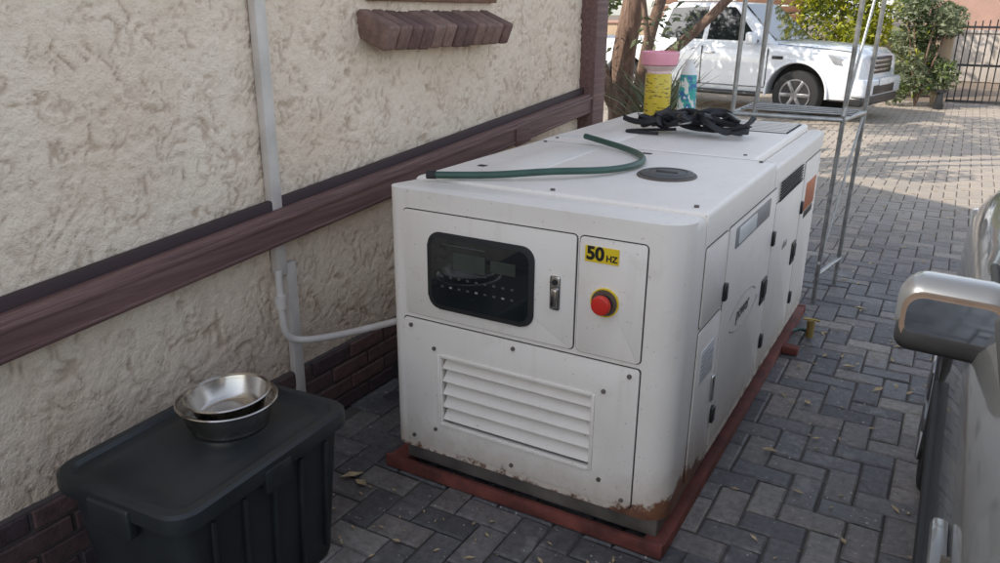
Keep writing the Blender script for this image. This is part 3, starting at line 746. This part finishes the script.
for s in (-1,1):
    tube('a_pillar',[(-.54,s*.755,1.02),(-1.26,s*.585,1.495)],.028,M['cars'],pc,smooth=False)
    tube('c_pillar',[(-3.2,s*.755,1.02),(-2.85,s*.585,1.495)],.05,M['cars'],pc,smooth=False)
    tube('b_pillar',[(-1.85,s*.765,1.02),(-1.85,s*.59,1.495)],.03,M['black'],pc,smooth=False)
    tube('belt_moulding',[(-.62,s*.80,1.018),(-3.1,s*.79,1.035)],.011,M['rubber'],pc,smooth=False)
    box('rub_strip',-2.2,-.45,s*.864-.014,s*.864+.014,.555,.605,M['rubber'],pc,.01)
    for dx in (-.46,-1.86): box('door_seam',dx-.004,dx+.004,s*.862-.006,s*.862+.006,.32,.92,M['gap'],pc)
    box('door_handle',-1.82,-1.66,s*.865-.014,s*.865+.014,.84,.865,M['cars'],pc,.01)
    R_=(0,0,s*rad(-6)); Lc=s*.885
    e=box('mirror_shell',-.06,.08,-.118,.118,-.074,.078,M['shell'],pc,.055,6); e.location=(-1.01,Lc,1.005); e.rotation_euler=R_
    e=box('mirror_lower',-.066,.06,-.110,.110,-.098,-.012,M['black'],pc,.034,5); e.location=(-1.012,Lc,1.005); e.rotation_euler=R_
    e=prism('mirror_glass',rrect(-.095,.095,-.052,.046,(.035,)*4,6),-.0,.006,M['mirror'],pc,plane='YZ'); e.location=(-1.078,Lc,1.000); e.rotation_euler=R_
    e=prism('mirror_rim',rrect(-.106,.106,-.064,.056,(.042,)*4,6),-.0,.014,M['mrim'],pc,plane='YZ'); e.location=(-1.075,Lc,1.000); e.rotation_euler=R_
    box('mirror_arm',-1.03,-.95,s*.79-.05,s*.79+.05,.955,.985,M['black'],pc,.01)
    hull('headlamp',[(.90,s*.45,.66),(.86,s*.72,.66),(.60,s*.835,.74),(.65,s*.45,.74)],[(.86,s*.45,.86),(.80,s*.76,.89),(.46,s*.85,.95),(.55,s*.45,.9)],M['lamp'],pc,.015)
    for ax in (0,-2.62):
        pts=[(ax+.392*math.cos(rad(a)),s*.864,.33+.392*math.sin(rad(a))) for a in range(0,181,10)]
        tube('arch_lip',pts,.012,M['rubber'],pc)

# ---------------------------------------------------------------- vegetation
def foliage(name,blobs,n,size,mat,parent=None,seed=1,long=1.6):
    r=random.Random(seed); V=[];F=[];A=[]
    tot=sum(b[3]*b[4]*b[5] for b in blobs)
    for (cx,cy,cz,rx,ry,rz) in blobs:
        k=max(20,int(n*rx*ry*rz/tot))
        tone=r.uniform(-.2,.2)
        for _ in range(k):
            while True:
                u=Vector((r.uniform(-1,1),r.uniform(-1,1),r.uniform(-1,1)))
                if u.length<1: break
            nz=noise.noise(Vector((cx,cy,cz))+u*2.2)
            u=u.normalized()*(u.length**.45)*(1+.35*nz)
            p=Vector((cx+u.x*rx,cy+u.y*ry,cz+u.z*rz))
            if p.z<.02: continue
            d=Vector((r.gauss(0,1),r.gauss(0,1),r.gauss(0,.7))).normalized(); e=d.cross(Vector((r.gauss(0,1),r.gauss(0,1),r.gauss(0,1)))).normalized()
            s=size*r.uniform(.6,1.4); b=len(V)
            V.extend([p-d*s*long*.5,p+e*s*.32,p+d*s*long*.5+Vector((0,0,-s*.2)),p-e*s*.32])
            F.append((b,b+1,b+2,b+3)); A.append(min(1,max(0,.5+tone+r.gauss(0,.18))))
    me=bpy.data.meshes.new(name); me.from_pydata([tuple(v) for v in V],[],F)
    at=me.attributes.new('rnd','FLOAT','FACE'); at.data.foreach_set('value',A); me.materials.append(mat)
    return link(bpy.data.objects.new(name,me),parent)

tr=empty('shade_tree',(-3.15,8.1,0))
def limb(pts,r0,r1,name='limb'):
    n=len(pts); tube(name,pts,1.0,M['bark'],tr,radii=[r0+(r1-r0)*i/(n-1) for i in range(n)])
limb([(0,0,-.05),(.03,.0,.4),(-.05,.05,.9),(.02,.0,1.4),(.12,.05,2.0),(.1,.1,2.8),(.0,.2,3.6)],.15,.09,'trunk')
limb([(.03,.0,.35),(.22,-.05,.8),(.27,-.1,1.25),(.36,-.05,1.7),(.6,.0,2.5),(.8,.1,3.3)],.075,.04)
limb([(0,0,.6),(-.22,-.1,1.0),(-.32,-.15,1.5),(-.42,-.1,2.2),(-.9,.0,3.0)],.09,.05)
limb([(.30,.0,1.1),(.62,.1,1.35),(.95,.2,1.72),(1.35,.3,2.2),(1.7,.4,2.9)],.055,.035)
limb([(.15,-.1,.2),(.35,-.2,.6),(.42,-.25,1.1),(.30,-.25,1.6),(.2,-.4,2.4)],.04,.025)
limb([(-.1,-.1,.2),(-.3,-.3,.6),(-.20,-.3,1.1),(-.1,-.3,1.7)],.04,.02)
bl=[]; r=random.Random(5)
for i in range(18):
    a=r.uniform(0,6.28); q=r.uniform(0,2.1)
    bl.append((q*math.cos(a)+.1,q*math.sin(a)+.5,r.uniform(3.0,4.8),r.uniform(.3,.6),r.uniform(.3,.6),r.uniform(.25,.4)))
foliage('crown',bl,6500,.08,M['leafg'],tr,2)
foliage('low_twigs_leaves',[(-.35,-.3,1.2,.3,.25,.5),(.5,-.2,1.5,.3,.2,.3),(-.5,0,1.7,.3,.3,.3)],320,.06,M['leafgr'],tr,22)

tr2=empty('boundary_tree',(-5.0,10.6,0))
tube('trunk',[(0,0,-.05),(.05,0,1),(.1,.1,2),(.0,.1,3)],1,M['bark'],tr2,radii=[.16,.13,.1,.07])
for k in range(5):
    a=k*1.3; tube('limb',[(.08,.05,1.9),(.5*math.cos(a),.5*math.sin(a),2.7),(1.1*math.cos(a),1.1*math.sin(a),3.3)],1,M['bark'],tr2,radii=[.07,.05,.02])
bl=[(r.uniform(-1.6,1.6),r.uniform(-1.6,1.6),r.uniform(2.5,4.3),r.uniform(.35,.65),r.uniform(.35,.65),r.uniform(.3,.4)) for i in range(20)]
foliage('crown',bl,7000,.09,M['leafg'],tr2,4)

yc=empty('yucca_plant',(-2.55,7.6,0))
V=[];F=[];A=[]; r=random.Random(9)
for i in range(110):
    a=r.uniform(0,6.28); el=r.uniform(.5,1.45); ln=r.uniform(.65,1.05); w=.016; b=len(V)
    d=Vector((math.cos(a)*math.cos(el),math.sin(a)*math.cos(el),math.sin(el))); s_=Vector((-math.sin(a),math.cos(a),0))*w
    base=Vector((0,0,.35+r.uniform(0,.25))); mid=base+d*ln*.55; tip=base+d*ln+Vector((math.cos(a),math.sin(a),-.8))*.12
    V.extend([base-s_,base+s_,mid+s_*.9,mid-s_*.9,tip]); F.extend([(b,b+1,b+2,b+3),(b+3,b+2,b+4)]); t=r.random(); A.extend([t,t])
me=bpy.data.meshes.new('leaves'); me.from_pydata([tuple(v) for v in V],[],F); at=me.attributes.new('rnd','FLOAT','FACE'); at.data.foreach_set('value',A); me.materials.append(M['leafgr'])
link(bpy.data.objects.new('leaves',me),yc); tube('stem',[(0,0,0),(.02,0,.3),(0,0,.6)],.06,M['bark'],yc)

bs=empty('flowering_bush',(-.72,16.9,0))
bl=[(r.uniform(-.38,.42),r.uniform(-.4,.4),r.uniform(.3,2.0),r.uniform(.18,.34),r.uniform(.18,.34),r.uniform(.16,.3)) for i in range(30)]
foliage('leaves',bl,5500,.06,M['leafgr'],bs,6); foliage('green_leaves',bl[::2],3000,.055,M['leafg'],bs,7); foliage('blossom',bl[::3],600,.05,M['leafy'],bs,8)
for k in range(6): tube('stem',[(0,0,0),(.1*math.cos(k),.1*math.sin(k),.5),(.35*math.cos(k),.35*math.sin(k),1.5)],.018,M['bark'],bs)
hb=empty('golden_shrub',(-2.45,18.4,0))
bl=[(r.uniform(-1.0,.9),r.uniform(-.4,.4),r.uniform(1.1,2.9),r.uniform(.25,.5),r.uniform(.25,.45),r.uniform(.2,.4)) for i in range(34)]
foliage('leaves',bl,8000,.07,M['leafy'],hb,9); foliage('inner_leaves',[(0,0,1.3,.8,.4,1.1)],1500,.07,M['leafg'],hb,10)
tube('stem',[(0,0,0),(.1,0,1),(0,0,2)],.05,M['bark'],hb)
hd=empty('background_hedge',(-8,21.5,0))
bl=[(r.uniform(-7,5),r.uniform(-.6,.6),r.uniform(1.8,4.2),r.uniform(.6,1.2),r.uniform(.5,.8),r.uniform(.5,.9)) for i in range(40)]
foliage('leaves',bl,9000,.16,M['leafg'],hd,12)
tube('stem',[(0,0,0),(.1,0,1.5),(0,0,3)],.12,M['bark'],hd)

# ---------------------------------------------------------------- boundary
bw_=empty('boundary_wall'); box('wall',-16,-3.35,19.2,19.42,0,1.35,M['tan'],bw_,.01); box('coping',-16,-3.35,19.15,19.47,1.352,1.42,M['pinkw'],bw_,.01)
bw2=empty('boundary_wall.001'); box('wall',-3.3,-.35,19.2,19.42,0,1.15,M['tan'],bw2,.01); box('pillar',-.50,-.28,17.2,17.44,0,1.75,M['tan'],bw2,.01)
sf=empty('slatted_fence')
for i in range(12): box('slat',-6.6,-3.32,19.02,19.05,1.0+i*.16,1.13+i*.16,M['brownw'],sf,.005)
for x in (-6.6,-5.0,-3.4): box('fence_post',x,x+.09,19.055,19.14,0,3.0,M['brownw'],sf,.005)
gt=empty('iron_gate')
for i in range(42):
    x=-.22+i*.115; tube('picket',[(x,17.3,.07),(x,17.3,1.50+.10*math.sin(i*.12))],.011,M['iron'],gt,smooth=False,res=1)
for z in (.10,.75,1.42): box('gate_rail',-.24,4.6,17.285,17.315,z-.02,z+.02,M['iron'],gt)
gp=empty('gate_pillar'); box('pillar',4.62,5.0,17.1,17.5,0,1.9,M['tan'],gp,.01)
sw=empty('street_wall'); box('wall',-2,12,24.0,24.2,0,1.18,M['gw'],sw,.01); box('coping',-2,12,23.96,24.24,1.182,1.26,M['gw'],sw,.01)
for x in (-2,0.6,3.2,5.8): box('pier',x,x+.35,23.90,23.998,0,1.4,M['gw'],sw,.01)
nh=empty('neighbour_house'); box('walls',-1.5,14,27,36,0,3.2,M['pinkw'],nh)
hull('roof',[(-2,26.6,3.2),(14.5,26.6,3.2),(14.5,36.4,3.2),(-2,36.4,3.2)],[(3,31,5),(10,31,5),(10,32,5),(3,32,5)],M['roof'],nh)
for x in (2.2,5,9): box('window',x,x+1.4,26.97,27.0,1.0,2.2,M['glass'],nh)
gl=empty('garden_lamp',(-.33,16.6,0)); cyl('lamp_base',(0,0,.05),.09,.1,M['black'],gl); cyl('lamp_body',(0,0,.20),.07,.2,M['black'],gl,r2=.05); cyl('lamp_cap',(0,0,.32),.10,.04,M['black'],gl)

V=[];F=[]; r=random.Random(21)
def leaf(x,y,s):
    a=r.uniform(0,6.28); b=len(V); d=Vector((math.cos(a),math.sin(a),0)); e=Vector((-math.sin(a),math.cos(a),0)); p=Vector((x,y,.006))
    V.extend([p-d*s,p+e*s*.4+Vector((0,0,s*.25)),p+d*s+Vector((0,0,s*.3)),p-e*s*.4+Vector((0,0,s*.2)),p]); F.extend([(b,b+1,b+4),(b+1,b+2,b+4),(b+2,b+3,b+4),(b+3,b,b+4)])
for _ in range(300):
    leaf(r.uniform(-.5,.6),r.uniform(1.9,9),r.uniform(.007,.024))
for _ in range(80):
    leaf(r.uniform(-1.9,-.6),r.uniform(1.3,2.0),r.uniform(.006,.014))
for x,y,s in ((-1.72,1.92,.05),(-1.66,1.9,.04),(-1.1,1.75,.02),(-.9,1.85,.018),(-1.35,1.7,.02),(-.42,2.9,.035),(-.36,3.4,.035),(-1.75,2.5,.03),(-1.8,2.8,.025),(-.25,3.9,.04),(-.1,3.7,.035),(-.05,4.3,.04),(-.3,4.8,.04)): leaf(x,y,s)
me=bpy.data.meshes.new('fallen_leaves'); me.from_pydata([tuple(v) for v in V],[],F); me.materials.append(M['dryleaf']); link(bpy.data.objects.new('fallen_leaves',me))

# ---------------------------------------------------------------- light, sky, camera
el=rad(38); d=Vector((.70*math.cos(el),.714*math.cos(el),-math.sin(el)))
su=bpy.data.lights.new('sun','SUN'); su.energy=5.0; su.angle=rad(.5); su.color=(1,.92,.80)
so=bpy.data.objects.new('sun',su); so.rotation_euler=d.to_track_quat('-Z','Y').to_euler(); col.objects.link(so)
w=bpy.data.worlds.new('World'); S.world=w; w.use_nodes=True; nt=w.node_tree
sk=nt.nodes.new('ShaderNodeTexSky'); sk.sky_type='NISHITA'; sk.sun_disc=False; sk.sun_elevation=el; sk.sun_rotation=math.atan2(-d.x,-d.y)%(2*math.pi)
hsv=nt.nodes.new('ShaderNodeHueSaturation'); hsv.inputs['Saturation'].default_value=.5
L(nt,sk.outputs[0],hsv.inputs['Color']); bg=nt.nodes['Background']; L(nt,hsv.outputs[0],bg.inputs[0]); bg.inputs[1].default_value=.31

cam=bpy.data.cameras.new('camera'); co=bpy.data.objects.new('camera',cam); col.objects.link(co)
cam.lens=28.3; cam.sensor_width=36; cam.clip_end=600; cam.clip_start=.02
co.matrix_world=Matrix.Translation((0,0,1.65))@(Matrix.Rotation(rad(29.7),4,'Z')@Matrix.Rotation(rad(90-19.1),4,'X')@Matrix.Rotation(rad(.5),4,'Z'))
S.camera=co
S.view_settings.view_transform='Standard'; S.view_settings.look='None'; S.view_settings.exposure=0
